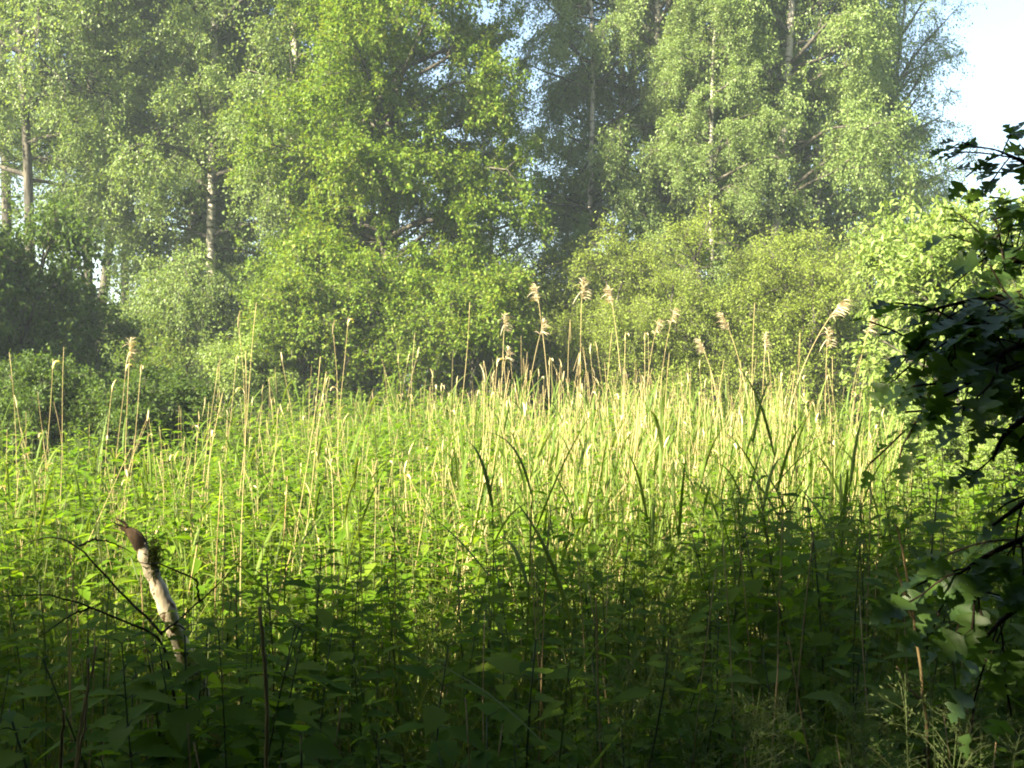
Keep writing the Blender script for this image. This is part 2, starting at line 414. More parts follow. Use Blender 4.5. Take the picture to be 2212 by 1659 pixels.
# shrubs
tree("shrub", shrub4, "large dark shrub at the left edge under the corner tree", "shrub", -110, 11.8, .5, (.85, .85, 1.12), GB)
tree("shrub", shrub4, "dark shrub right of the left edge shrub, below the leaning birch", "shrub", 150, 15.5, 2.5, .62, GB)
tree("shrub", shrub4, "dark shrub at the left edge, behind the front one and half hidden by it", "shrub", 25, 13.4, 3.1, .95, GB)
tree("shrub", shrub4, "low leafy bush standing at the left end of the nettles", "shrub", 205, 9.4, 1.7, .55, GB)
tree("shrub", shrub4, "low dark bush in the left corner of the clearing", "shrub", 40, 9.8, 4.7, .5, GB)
tree("shrub", shrub2, "shrub closing the bottom of the left sky gap", "shrub", 300, 21, 1.2, .9, GB)
tree("shrub", shrub2, "shrub in front of the white birch trunks on the left", "shrub", 450, 17.0, .1, .9, GB)
tree("shrub", shrub3, "small bright green bush at the left foot of the hawthorn", "shrub", 640, 14.5, .6, .66, GB)
tree("shrub", shrub2, "bright leafy shrub below the hawthorn, left half", "shrub", 780, 14.2, 3.9, .95, GB)
tree("shrub", shrub2, "bright leafy shrub below the hawthorn, right half", "shrub", 985, 14.4, 5.3, .96, GB)
tree("shrub", shrub1, "green shrub directly behind the two tallest reed plumes", "shrub", 1205, 15.2, .7, .92, GB)
tree("shrub", shrub1, "shaded shrub between the tall plumes and the round olive shrubs", "shrub", 1350, 16.0, 2.2, .9, GB)
tree("shrub", shrub1, "round olive shrub, left and lowest of the olive mass", "shrub", 1470, 14.6, 3.1, .80, GB)
tree("shrub", shrub1, "round olive shrub in the middle of the olive mass", "shrub", 1620, 14.6, 4.8, .95, GB)
tree("shrub", shrub1, "round olive shrub at the right end of the olive mass", "shrub", 1765, 14.8, 1.5, .90, GB)
tree("shrub", shrub4, "dark leaved shrub standing in for deep shade in the hollow right of the olive mass", "shrub", 1925, 17.0, .9, .85, GB)  # dark leaf colour put in for the deep shade of the hollow
tree("shrub", shrub3, "pale bright bush beside the dark hollow on the right", "shrub", 2095, 11.8, 3.4, .58, GB)
tree("shrub", shrub3, "tall pale bright bush behind the near hawthorn leaves", "shrub", 2200, 10.8, .3, (.85, .85, 1.0), GB)
tree("shrub", shrub3, "pale bright bush at the right edge behind the near hawthorn", "shrub", 2330, 9.6, 2.1, .95, GB)
tree("shrub", shrub3, "low pale bush at the right end of the reeds", "shrub", 2075, 9.0, 5.1, .42, GB)

# the wood at the photographer's back and left shading the foreground, plus unseen sky blockers
def canopy_copy(name, parts, leaves, label, loc, rz, sc3, group):
    """a copy of a shade tree; where leaves are cut out to put a fleck of sun on a chosen spot it gets a crown of its own without those leaves"""
    sc3 = np.ones(3) * sc3; c, s_ = math.cos(rz), math.sin(rz)
    v = leaves.reshape(-1, 4, 3); wv = v.mean(1) * sc3
    wv = np.stack([wv[:, 0] * c - wv[:, 1] * s_ + loc[0], wv[:, 0] * s_ + wv[:, 1] * c + loc[1], wv[:, 2]], -1)
    keep = np.ones(len(wv), bool)
    for p, r in FLECKS:
        d = wv - p; t = d @ sdir0
        keep &= ~((np.linalg.norm(d - t[:, None] * sdir0, axis=1) < r) & (t > 0))
    if not keep.all():
        g_ = Geo(); vv = v[keep]; g_.add(vv, np.arange(len(vv) * 4).reshape(-1, 4))
        parts = [p for p in parts if p[0] != "crown"] + [("crown", g_.mesh("crown", M['dark_leaf']))]
    return put(name, parts, label, "tree", loc, rz, tuple(sc3), group)
sdir0 = np.array([math.sin(SUN_AZ) * math.cos(SUN_EL), math.cos(SUN_AZ) * math.cos(SUN_EL), math.sin(SUN_EL)])
FLECKS = [(at(345, 1270, 2.73), .13), (at(375, 1360, 2.75), .10), (at(1900, 1500, 1.65), .24), (at(2000, 1560, 1.6), .24), (at(2060, 1460, 1.6), .2), (at(2110, 1300, 1.45), .22), (at(655, 1545, 1.75), .13), (at(2080, 1230, 1.33), .12), (at(2130, 1330, 1.33), .12), (at(1965, 1260, 1.9), .15),
          (at(1650, 1480, 2.0), .10), (at(1090, 1200, 2.6), .16), (at(900, 1330, 2.7), .16), (at(2080, 600, 1.48), .24), (at(2060, 720, 1.45), .24), (at(2190, 850, 1.4), .14), (at(2180, 480, 1.7), .12), (at(2150, 1000, 1.4), .10)]  # chosen sun spots; shade tree leaves on the way to the sun are removed
canopy = tree_parts(31, 7.0, .10, .28, lambda r: 2.0 * math.sqrt(max(.05, 1 - (r - .35) ** 2 / .5)), 56, 9, 8, 13, .105, M['dark_leaf'], M['brown_bark'], elev=(55, 5), twig_len=.5)
canopy_leaves = np.array([v.co for v in canopy[-1][1].vertices])
roof = tree_parts(32, 4.7, .06, .52, lambda r: 1.75 * math.sqrt(max(.1, 1 - (r - .3) ** 2 / .6)), 44, 9, 8, 13, .095, M['dark_leaf'], M['brown_bark'], elev=(50, 12), twig_len=.45, droop=.08)
roof_leaves = np.array([v.co for v in roof[-1][1].vertices])
GC = "trees behind the camera that shade the foreground"
for k, (x, y, rz, s) in enumerate([(-7.6, -4.2, 0, 1.05), (-4.6, -3.4, 1.3, 1.0), (-1.6, -3.6, 2.6, 1.0), (1.5, -3.2, 4.0, 1.0), (4.4, -2.6, 5.2, 1.0), (-6, -6.6, 2, 1.3), (-2.6, -6.8, 3, 1.3), (.6, -6.4, .8, 1.3), (3.6, -5.8, 1.8, 1.25), (5.2, 1.2, 3, .9), (6.4, 4.2, 1, .8), (-8.4, 8.2, 2, .62), (-10.4, 12.2, 4, .7), (-7.3, .1, 1, .66), (-9.3, 2.3, 3, .72), (-10.8, 5.2, 5, .74)]):  # the low far left ones are added to block bright horizon sky
    canopy_copy("wood_edge_tree", canopy, canopy_leaves, "leafy tree of the wood edge shading the foreground from behind the camera", (x, y, 0), rz, s, GC)
for k, (x, y, rz, s) in enumerate([(-1.9, -1.0, 0, 1.0), (1.5, -.9, 2.2, 1.0), (-4.5, -.95, 4, .95), (3.2, .3, 1, 1.0), (-2.1, .35, 5, (.78, .78, 1.12)), (-1.75, 1.0, 2.4, (.72, .72, 1.28)), (.2, -1.5, 1, (1, 1, 1.1)), (1.0, -.5, 3, (.95, .95, 1.25)), (2.75, 1.4, 4.4, (.85, .85, 1.3)), (3.6, 2.5, 0, 1.0), (4.9, 4.6, 2, 1.0)]):  # saplings added out of view to darken the foreground
    canopy_copy("shade_sapling", roof, roof_leaves, "unseen young tree added beside and over the camera to block sky and sun", (x, y, 0), rz, s, "unseen saplings added to shade the foreground")

for k, (x, y) in enumerate([(-10.5, -3), (-8.2, -6), (-4.5, -5.2), (-1.2, -5.4), (2.2, -5), (5.2, -4.2), (6.5, -1.2), (7, 1.8), (6.8, 4.6), (3.6, -1.4), (-11, -.5), (4.4, .6)]):  # unseen shrubs added to close off bright sky near the horizon
    put("sky_block_shrub", shrub4, "dark shrub added behind and beside the camera to block low sky light", "shrub", (x, y, 0), k * 1.7, 1.15, "unseen shrubs added to block low sky light")

# ------------------------------------------------------------------ nettles
def nettle_parts(seed, H, detailed=True):
    rng = np.random.default_rng(seed)
    S = Geo(); Lf = Geo()
    s = np.linspace(0, 1, 9)
    b = rng.normal(0, .05, 2)
    P = np.stack([b[0] * s ** 2 * H + .01 * np.sin(s * 7 + seed), b[1] * s ** 2 * H + .01 * np.cos(s * 6 + seed), s * H], -1)
    tubes(S, P[None], (.0042 - .0026 * s)[None], 5)
    nn = rng.integers(13, 16)
    hs = .22 + .78 * (np.linspace(0, 1, nn) ** .75)
    az0 = rng.uniform(0, 6.28)
    ps, ds, ns, sz = [], [], [], []
    pet = []
    for k, h in enumerate(hs):
        p, t = sample(P[None], np.array([[h]])); p = p[0, 0]
        L = .84 * (.052 + .062 * math.sin(math.pi * min(1, .25 + .62 * (1 - h) / .78 + .0))) * (1.0 if h < .93 else .55) * rng.uniform(.85, 1.15)
        for q_ in range(2):
            a = az0 + k * 1.571 + q_ * math.pi + rng.normal(0, .18)
            e = R(24 if h > .9 else 10) + rng.normal(0, .16) - .2 * (1 - h)
            d = np.array([math.cos(a) * math.cos(e), math.sin(a) * math.cos(e), math.sin(e)])
            pl = .018 + .022 * (1 - h)
            pet.append(np.stack([p, p + d * pl * .5 + [0, 0, .003], p + d * pl]))
            ps.append(p + d * pl); ds.append(d + np.array([0, 0, -.12 - .2 * rng.random()])); ns.append(np.array([0, 0, 1.0]) + rng.normal(0, .13, 3)); sz.append(L)
        if .3 < h < .85 and rng.random() < .6:      # young side shoots in the leaf axils
            for q_ in range(3):
                a = rng.uniform(0, 6.28); e = rng.uniform(0, .9)
                d = np.array([math.cos(a) * math.cos(e), math.sin(a) * math.cos(e), math.sin(e)])
                ps.append(p + d * .01); ds.append(d); ns.append(np.array([0, 0, 1.0]) + rng.normal(0, .3, 3)); sz.append(L * .45)
    tubes(S, np.array(pet), np.full((len(pet), 3), .0012), 3, False)
    place_leaves(Lf, ovate(13, .52, .16, .25, .13) if detailed else ovate(5, .52, .16, .25), np.array(ps), np.array(ds), np.array(ns), np.array(sz))
    return S, Lf
nettle_h = [.95, 1.05, .88, 1.1, .80, 1.0, .92, 1.08]
nettles = []
for k, h in enumerate(nettle_h):
    S, Lf = nettle_parts(40 + k, h)
    nettles.append([("stem", S.mesh("stem", M['nettle_stem'], True)), ("foliage", Lf.mesh("foliage", M['nettle_leaf'], True))])
nettle_lo = [nettle_parts(60 + k, 1.0, False) for k in range(6)]

def field_h(x, y):
    """top of the herb layer"""
    px = 1106 + x / y * F
    base = np.interp(y, [1.3, 2.2, 3.2, 4.5, 7, 10, 14], [.72, .92, 1.08, 1.10, 1.20, 1.42, 1.60])
    right = np.clip((px - 1350) / 400, 0, 1) * np.interp(y, [2, 3, 4.2, 5.5, 8], [.0, .17, .20, .02, -.10])
    left = np.clip((500 - px) / 400, 0, 1) * np.interp(y, [2, 3.5, 6, 8, 11], [.0, .0, .06, .05, -.1])
    return base + right + left

def merge(geo, src, M4, loc):
    v = np.concatenate(src.v); geo.add(v @ M4.T + loc, [f for f in src.f])

rng = np.random.default_rng(5)
pts = []
for it in range(60000):
    y = math.sqrt(rng.uniform(1.25 ** 2, 13.8 ** 2)); x = rng.uniform(-.53, .53) * y
    px = 1106 + x / y * F
    dens = 1.0
    if y > 5.0: dens = .95 if px < 1120 else .45
    if px > 1100 and y > 6: dens *= .55
    if px < 330 and y > 8.5: dens = 0
    if px < 560 and y > 11.5: dens = 0
    if rng.random() > dens: continue
    pts.append((x, y))
    if len(pts) >= 2300: break
pts = np.array(pts)
# spread out: drop those almost touching a nearer one
order = np.argsort(pts[:, 1]); pts = pts[order]
keep = []
for p in pts:
    if all((p[0] - k_[0]) ** 2 + (p[1] - k_[1]) ** 2 > .085 ** 2 for k_ in keep[-160:]): keep.append(p)
pts = np.array(keep)
print("nettles", len(pts))
extra = np.array([[gx(px, d), d] for px, d in [(390, 2.35), (410, 2.2), (440, 2.4), (465, 2.3), (425, 2.3), (395, 2.5), (450, 2.5), (485, 2.5), (470, 2.15), (405, 2.62), (380, 2.3), (420, 2.45), (450, 2.25), (400, 2.1), (480, 2.4), (350, 2.15), (520, 2.5), (430, 2.6), (370, 2.5)]])
near = np.concatenate([pts[:281], extra]); far = pts[281:]
for k, (x, y) in enumerate(near):
    v = k % 8
    h = float(field_h(x, y)) * rng.uniform(.74, 1.05) * (1 if rng.random() > .25 else .7)
    px = 1106 + x / y * F
    if k >= 281: h = float(at(0, 1345 + 35 * rng.random(), y)[2])
    if x < -.45 and y < 3.2: lab = "stinging nettle in the shade around the broken pale branch"
    elif px > 1700 and y > 2.4: lab = "tall stinging nettle in the shade below the near hawthorn leaves"
    elif y < 2.2: lab = "stinging nettle with dark toothed leaves along the bottom edge"
    else: lab = "stinging nettle at the edge between foreground shade and sunlit reeds"
    sc_ = h / nettle_h[v]
    put("stinging_nettle", nettles[v], lab, "nettle", (x, y, 0), rng.uniform(0, 6.28), (min(1.25, sc_) * rng.uniform(.7, 1.15),) * 2 + (sc_,), "stinging nettles in the foreground", (rng.normal(0, .09), rng.normal(0, .09)))
gs, gl = Geo(), Geo()
for x, y in far:
    S, Lf = nettle_lo[rng.integers(6)]
    h = float(field_h(x, y)) * rng.uniform(.72, 1.04)
    a = rng.uniform(0, 6.28); c, s = math.cos(a), math.sin(a)
    M4 = np.array([[c, -s, rng.normal(0, .05)], [s, c, rng.normal(0, .05)], [0, 0, h]])
    merge(gs, S, M4, np.array([x, y, 0])); merge(gl, Lf, M4, np.array([x, y, 0]))
fo = thing("nettle_bed", "bed of sunlit yellow green nettles across the clearing", "nettles"); fo['kind'] = 'stuff'
obj("stem", gs.mesh("stem", M['nettle_stem']), fo)['kind'] = 'stuff'
obj("foliage", gl.mesh("foliage", M['nettle_leaf'], True), fo)['kind'] = 'stuff'

# ------------------------------------------------------------------ grass under the reeds
def blades(rng, pos, H, wid, bend, n=5):
    B = len(pos)
    a = rng.uniform(0, 6.28, B); d = np.stack([np.cos(a), np.sin(a), np.zeros(B)], -1)
    s = np.linspace(0, 1, n)[None, :]
    b = (bend * rng.uniform(.3, 1.3, B))[:, None]
    P = pos[:, None] + d[:, None] * (b * s ** 2 * H[:, None])[..., None]
    P[..., 2] += H[:, None] * (s - .35 * b * s ** 3)
    side = np.broadcast_to(np.stack([-d[:, 1], d[:, 0], np.zeros(B)], -1)[:, None], P.shape)
    wv = wid[:, None] * (1 - s ** 2) * np.minimum(1, .5 + s * 2) + .0004
    return P, side, wv
gg = Geo()
N_ = 26000
y = np.sqrt(rng.uniform(1.4 ** 2, 14.5 ** 2, N_)); x = rng.uniform(-.55, .55, N_) * y
ok = ~((1106 + x / y * F < 330) & (y > 9)); x, y = x[ok], y[ok]
hh = field_h(x, y) * rng.uniform(.45, .95, len(x))
P, sd, wv = blades(rng, np.stack([x, y, 0 * x], -1), hh, rng.uniform(.0015, .0038, len(x)), .45)
ribbons(gg, P, sd, wv)
N_ = 5200
y = np.sqrt(rng.uniform(1.3 ** 2, 4.6 ** 2, N_)); x = rng.uniform(-.55, .55, N_) * y
ok = np.sin(3.1 * x + 1) + np.sin(2.3 * y + 2 * x) + rng.normal(0, .5, N_) > .1; x, y = x[ok], y[ok]
P, sd, wv = blades(rng, np.stack([x, y, 0 * x], -1), field_h(x, y) * rng.uniform(.6, 1.12, len(x)), rng.uniform(.0010, .0026, len(x)), .8, 7)
ribbons(gg, P, sd, wv)
tag(obj("meadow_grass", gg.mesh("meadow_grass", M['grass'])), "tall thin grass growing between the nettles and reeds", "grass", kind="stuff")

# ------------------------------------------------------------------ green reeds
def reed_parts(seed, H, nl):
    rng = np.random.default_rng(seed)
    S, Lf = Geo(), Geo()
    s = np.linspace(0, 1, 8); b = rng.normal(0, .06, 2)
    P = np.stack([b[0] * s ** 2 * H, b[1] * s ** 2 * H, s * H * .9], -1)
    tubes(S, P[None], (.0042 - .0025 * s)[None], 5)
    hs = np.linspace(.35, .98, nl); p, _ = sample(P[None], hs[None]); p = p[0]
    a = np.arange(nl) * math.pi + rng.normal(0, .5, nl) + rng.uniform(0, 6)
    L = rng.uniform(.34, .56, nl) * (1.1 - .3 * hs)
    e = np.radians(np.interp(hs, [.3, 1], [34, 68]) + rng.normal(0, 8, nl))
    n = 9; ss = np.linspace(0, 1, n)[None]
    dr = rng.uniform(.1, .9, nl)[:, None]
    hd = np.stack([np.cos(a), np.sin(a), 0 * a], -1)
    ang = e[:, None] - dr * 2.0 * ss ** 1.6
    dx = np.cos(ang) * L[:, None] / (n - 1); dz = np.sin(ang) * L[:, None] / (n - 1)
    cx = np.concatenate([np.zeros((nl, 1)), np.cumsum(dx, 1)[:, :-1]], 1); cz = np.concatenate([np.zeros((nl, 1)), np.cumsum(dz, 1)[:, :-1]], 1)
    PP = p[:, None] + hd[:, None] * cx[..., None]; PP[..., 2] += cz
    side = np.broadcast_to(np.stack([-hd[:, 1], hd[:, 0], 0 * a], -1)[:, None], PP.shape)
    wv = .0080 * np.minimum(1, .45 + ss * 3) * (1 - ss ** 2.2) + .0005 + 0 * L[:, None]
    ribbons(Lf, PP, side, wv, .35)
    return [("stem", S.mesh("stem", M['reed_green'], True)), ("foliage", Lf.mesh("foliage", M['reed_green'], True))], (S, Lf)
reeds = [reed_parts(80 + k, h, nl) for k, (h, nl) in enumerate([(1.5, 7), (1.35, 6), (1.6, 8), (1.25, 6), (1.45, 7), (1.7, 8)])]
reed_top = [1.5, 1.35, 1.6, 1.25, 1.45, 1.7]
cnt = 0
# a few read straight off the photograph: x of the base, distance, height of the tip above the eye line, variant
for px, py, d, v in [(560, 960, 4.2, 0), (720, 1010, 3.9, 2), (1110, 1000, 3.7, 1), (1060, 1030, 3.8, 4), (1150, 960, 4.6, 0), (1560, 920, 4.3, 3), (1690, 900, 4.2, 5), (800, 950, 5.2, 4),
                     (1180, 1290, 2.3, 3), (600, 1080, 3.6, 3), (1420, 930, 4.9, 1), (960, 960, 5.4, 0), (1250, 850, 5.6, 5)]:
    z = at(px, py, d)[2]
    put("green_reed", reeds[v][0], "young green reed with long blades standing in front of the sunlit reeds", "reed", (gx(px, d), d, 0), rng.uniform(0, 6.28), z / reed_top[v] * 1.05, "young green reeds", (rng.normal(0, .03), rng.normal(0, .05)))
for k in range(130):
    y = rng.uniform(5.2, 12.5); px = rng.uniform(-20, 1950) if k % 3 else rng.uniform(1050, 1900)
    if px < 420 and y > 8: y = rng.uniform(4.6, 8)
    x = gx(px, y); v = k % 6
    h = float(field_h(x, y)) * rng.uniform(1.0, 1.18)
    put("green_reed", reeds[v][0], "young green reed among the sunlit nettles and dry stalks", "reed", (x, y, 0), rng.uniform(0, 6.28), h / reed_top[v], "young green reeds", (rng.normal(0, .05), rng.normal(0, .05)))
gs = Geo()
for k in range(800):
    y = rng.uniform(4.4, 13.0); px = rng.uniform(1000, 1960) if k % 4 else rng.uniform(0, 1000)
    if px < 420 and y > 8: continue
    x = gx(px, y); v = k % 6; S, Lf = reeds[v][1]
    h = float(field_h(x, y)) * rng.uniform(.8, 1.1) / reed_top[v]
    a = rng.uniform(0, 6.28); c, s = math.cos(a), math.sin(a)
    M4 = np.array([[c, -s, 0], [s, c, 0], [0, 0, 1]]) * h
    merge(gs, S, M4, np.array([x, y, 0])); merge(gs, Lf, M4, np.array([x, y, 0]))
tag(obj("reed_bed", gs.mesh("reed_bed", M['reed_green'])), "dense bed of fresh green reed blades in the sunlit clearing", "reeds", kind="stuff")

# ------------------------------------------------------------------ dry reed stalks
def stalk_parts(seed, kind):
    rng = np.random.default_rng(seed)
    S = Geo(); shs = []
    H = 2.0; s = np.linspace(0, 1, 14); b = rng.normal(0, .05, 2)
    P = np.stack([b[0] * s ** 2 * H + .012 * np.sin(s * 9 + seed), b[1] * s ** 2 * H + .012 * np.cos(s * 8), s * H], -1)
    if kind == 'bent':
        top = P[-1]; a = rng.uniform(0, 6.28); L = rng.uniform(.15, .35)
        ex = np.stack([top + np.array([math.cos(a) * .25 * u * L, math.sin(a) * .25 * u * L, -u * L + .012 * math.sin(u * 3.1)]) for u in np.linspace(.08, 1, 5)])
        tubes(S, np.concatenate([P[-1:], ex])[None], np.linspace(.0032, .0018, 6)[None], 4)
    r = .0036 - .0018 * s
    tubes(S, P[None], r[None], 5)
    for h in np.arange(.15, .95, .13):                # nodes
        c = P[0] * 0 + sample(P[None], np.array([[h]]))[0][0, 0]
        tubes(S, np.stack([c - [0, 0, .006], c, c + [0, 0, .006]])[None], np.array([[.002, .0046 - .0018 * h, .002]]), 5, False)
    def sheath(p, a, L, wd, curl, e0):
        n = 8; u = np.linspace(0, 1, n)
        ang = e0 - curl * u ** 1.4
        dx = np.cumsum(np.cos(ang)) * L / n; dz = np.cumsum(np.sin(ang)) * L / n
        d = np.array([math.cos(a), math.sin(a), 0])
        Q = p + d * (dx - dx[0])[:, None]; Q[:, 2] += dz - dz[0]
        side = np.broadcast_to(np.array([-d[1], d[0], 0]), Q.shape)
        Sh = Geo(); shs.append(Sh)
        ribbons(Sh, Q[None], side[None], (wd * np.sin(np.clip(u * 2.6 + .35, 0, 3.0)) ** .8 + .0012)[None], -.9)
    if kind == 'cup':
        sheath(P[-1] - [0, 0, .06], rng.uniform(0, 6.28), .11, .010, 2.3, 1.5)
    if kind in ('flag', 'cup', 'bent'):
        q_, _ = sample(P[None], np.array([[rng.uniform(.5, .85)]]))
        sheath(q_[0, 0], rng.uniform(0, 6.28), rng.uniform(.10, .20), .006, rng.uniform(.8, 2.6), 1.3)
    if kind == 'flag':
        sheath(P[-1] - [0, 0, .03], rng.uniform(0, 6.28), .13, .007, .5, 1.45)
    parts = [("stem", S.mesh("stem", M['straw'], True))]
    for Sh in shs: parts.append(("sheath", Sh.mesh("sheath", M['sheath'], True)))
    return parts, (S, shs)
def plume_parts(seed, lean):
    rng = np.random.default_rng(seed)
    S, Pl = Geo(), Geo()
    H = 2.0; s = np.linspace(0, 1, 16)
    P = np.stack([lean * H * s ** 2.6, .02 * np.sin(s * 5), s * H * (1 - .35 * abs(lean) * s ** 3)], -1)
    tubes(S, P[None], (.0042 - .0028 * s)[None], 5)
    nb = 130; f = .925 + .075 * rng.random(nb)
    p, t = sample(P[None], f[None]); p = p[0]; t = t[0]
    sgn = 1 if lean >= 0 else -1
    d = nrm(t * .7 + np.array([sgn * .35, 0, .05]) + rng.normal(0, .33, (nb, 3)))
    L = rng.uniform(.025, .088, nb) * (1.25 - 4 * np.abs(f - .955))
    n = 6; u = np.linspace(0, 1, n)[None, :, None]
    Q = p[:, None] + d[:, None] * u * L[:, None, None]; Q[..., 2] -= .5 * L[:, None] * u[..., 0] ** 2
    side = np.broadcast_to(nrm(np.cross(d, rng.normal(size=(nb, 3))))[:, None], Q.shape)
    ribbons(Pl, Q, side, (.0024 * np.sin(np.clip(u[..., 0] * 2.7 + .3, 0, 3.0))) + 0 * L[:, None] + .0006, .3)
    return [("stem", S.mesh("stem", M['straw'], True)), ("plume", Pl.mesh("plume", M['plume'], True))]
kinds = ['plain', 'flag', 'cup', 'plain', 'bent', 'flag', 'cup', 'plain', 'plain', 'bent']
stalks = [stalk_parts(100 + k, kd) for k, kd in enumerate(kinds)]
plumes = [plume_parts(130 + k, l) for k, l in enumerate([.02, .10, -.06, .22, -.14])]

GP = "dry reeds with feathery plumes"
# x and y of the plume's top in the photo, distance, variant
for px, py, d, v, lab in [
    (1158, 618, 11.6, 2, "left one of the three tallest dry reed plumes, small and curled"),
    (1262, 606, 11.8, 0, "tallest dry reed plume, narrow and upright, in front of green shrub"),
    (1318, 622, 11.2, 2, "tall dry reed with broad drooping brown plume hanging left"),
    (1090, 682, 12.4, 0, "short brown reed plume beside the hawthorn's shaded foot"),
    (1175, 692, 11.0, 1, "dry reed plume bending right below the three tallest plumes"),
    (1102, 752, 11.5, 1, "lowest brown reed plume, half sunk among the stalks at centre"),
    (1430, 694, 12.0, 1, "pale reed plume left of the next taller one before the olive shrubs"),
    (1462, 670, 12.3, 1, "pale reed plume before the left end of the olive shrubs"),
    (1562, 680, 11.0, 4, "reed with plume nodding left before the olive shrubs"),
    (1812, 655, 9.2, 3, "big pale reed plume arching right on a long curved stem"),
    (1880, 688, 10.2, 1, "upright pale reed plume right of the arching one"),
    (1652, 722, 10.6, 0, "small pale plume low in front of the olive shrubs"),
    (1790, 712, 10.0, 0, "small pale upright plume below the arching one"),
    (1512, 735, 11.4, 4, "faint low plume among dense straw stalks right of centre"),
    (280, 735, 8.0, 0, "lone blurred brown seed head over the left bushes")]:
    z = at(px, py, d)[2]
    lean = [.02, .10, -.06, .22, -.14][v]; zs = z / (2.0 * (1 - .35 * abs(lean)))
    put("plumed_reed", plumes[v], lab, "reed", (gx(px, d) - lean * 2 * zs, d, 0), rng.uniform(-.7, .7), zs, GP)

def stalk_spot(k):
    while True:
        u = rng.random()
        if u < .74: px = rng.normal(1380, 370); y = rng.uniform(5.5, 13)
        elif u < .95: px = rng.uniform(350, 1250); y = rng.uniform(4.5, 12.5)
        else: px = rng.uniform(0, 420); y = rng.uniform(4.5, 8.5)
        if -30 < px < 1960 and not (px > 1800 and y < 6): return px, y
GD = "dry reed stalks standing in the clearing"
labs = {'plain': "bare straw coloured reed stalk with broken tip", 'flag': "straw coloured reed stalk with a ragged dry leaf",
        'cup': "dry reed stalk topped by a curled pale sheath", 'bent': "dry reed stalk with its top snapped and hanging down"}
def zone(px):
    return "on the left side" if px < 500 else ("left of centre" if px < 1050 else ("in the dense right hand stand" if px > 1250 else "near the middle"))
# stalks read off the photograph: base x, tip x, tip y, distance, variant
spec = [(60, 45, 760, 5.5, 0), (95, 85, 775, 5.6, 6), (120, 126, 750, 5.8, 3), (250, 275, 785, 6, 2), (230, 248, 782, 6.5, 6), (490, 535, 655, 6.2, 3), (535, 545, 700, 7, 1),
        (500, 565, 760, 4.2, 0), (600, 680, 800, 4.6, 3), (590, 690, 770, 5, 7), (720, 730, 684, 8, 6), (735, 742, 715, 8, 1), (975, 1008, 655, 9, 7), (1045, 1050, 770, 6, 6), (1230, 1250, 830, 4.8, 5),
        (1170, 1178, 770, 7, 2), (1330, 1345, 715, 8, 2), (1225, 1222, 690, 9.5, 4), (1385, 1388, 715, 9, 2), (1710, 1716, 718, 5.0, 4), (1690, 1690, 760, 5.4, 0), (1775, 1830, 770, 5.2, 0), (1840, 1888, 690, 5.4, 3),
        (1540, 1590, 900, 4.6, 7), (1640, 1575, 660, 9.6, 8), (1300, 1270, 720, 9, 8), (870, 880, 720, 9, 3), (460, 492, 765, 8, 2), (400, 462, 800, 6.5, 5), (1015, 1020, 800, 5.2, 8)]
n_ind = 0
def add_stalk(px0, px1, py, d, v):
    top = at(px1, py, d); x0 = gx(px0, d)
    sc_ = top[2] / 2.0
    wd_ = max(sc_, .85) * (1.15 if d > 6 else .95)
    put("dry_reed_stalk", stalks[v][0], labs[kinds[v]] + " " + zone(px0), "reed stalk", (x0, d, 0), rng.uniform(0, 6.28) * 0 + (k_rot := rng.uniform(0, 6.28)), (wd_, wd_, sc_), GD, (0, 0))
    o = C.objects
    return top, x0
def lean_last(px0, px1, py, d):
    pass
for px0, px1, py, d, v in spec:
    top = at(px1, py, d); x0 = gx(px0, d); h = top[2]
    ang = math.atan2(top[0] - x0, h); L = math.hypot(top[0] - x0, h)
    wd_ = max(.62, L / 2.9)
    o = put("dry_reed_stalk", stalks[v][0], labs[kinds[v]] + " " + zone(px0), "reed stalk", (x0, d, 0), 0, (wd_, wd_, L / 2), GD, (0, ang))
    n_ind += 1
gs, gh = Geo(), Geo()
for k in range(1400):
    px, y = stalk_spot(k); x = gx(px, y); v = int(rng.choice(10, p=[.2, .07, .04, .2, .03, .07, .03, .17, .17, .02]))
    top = field_h(x, y) * (rng.uniform(.70, 1.15) if px > 1050 else rng.uniform(.6, 1.1)) + (0.45 * rng.random() ** 3 if px > 1050 else .4 * rng.random() ** 4)
    L = float(top); wd_ = rng.uniform(.42, .78)
    t1, t2 = rng.normal(0, .07), rng.normal(0, .10)
    if k % 9 == 0: t2 = rng.normal(0, .3)
    a = rng.uniform(0, 6.28)
    if n_ind < 300:
        put("dry_reed_stalk", stalks[v][0], labs[kinds[v]] + " " + zone(px), "reed stalk", (x, y, 0), a, (wd_, wd_, L / 2), GD, (t1, t2)); n_ind += 1
    else:
        c, s = math.cos(a), math.sin(a)
        M4 = np.array([[c * wd_, -s * wd_, t2 * L / 2], [s * wd_, c * wd_, -t1 * L / 2], [0, 0, L / 2]])
        S, Sh = stalks[v][1]; merge(gs, S, M4, np.array([x, y, 0]))
        for q_ in Sh: merge(gh, q_, M4, np.array([x, y, 0]))
fo = thing("dry_reed_stand", "thicket of dry straw reed stalks standing in the clearing", "reed stalks"); fo['kind'] = 'stuff'
obj("stem", gs.mesh("stem", M['straw']), fo)['kind'] = 'stuff'; obj("sheath", gh.mesh("sheath", M['sheath']), fo)['kind'] = 'stuff'

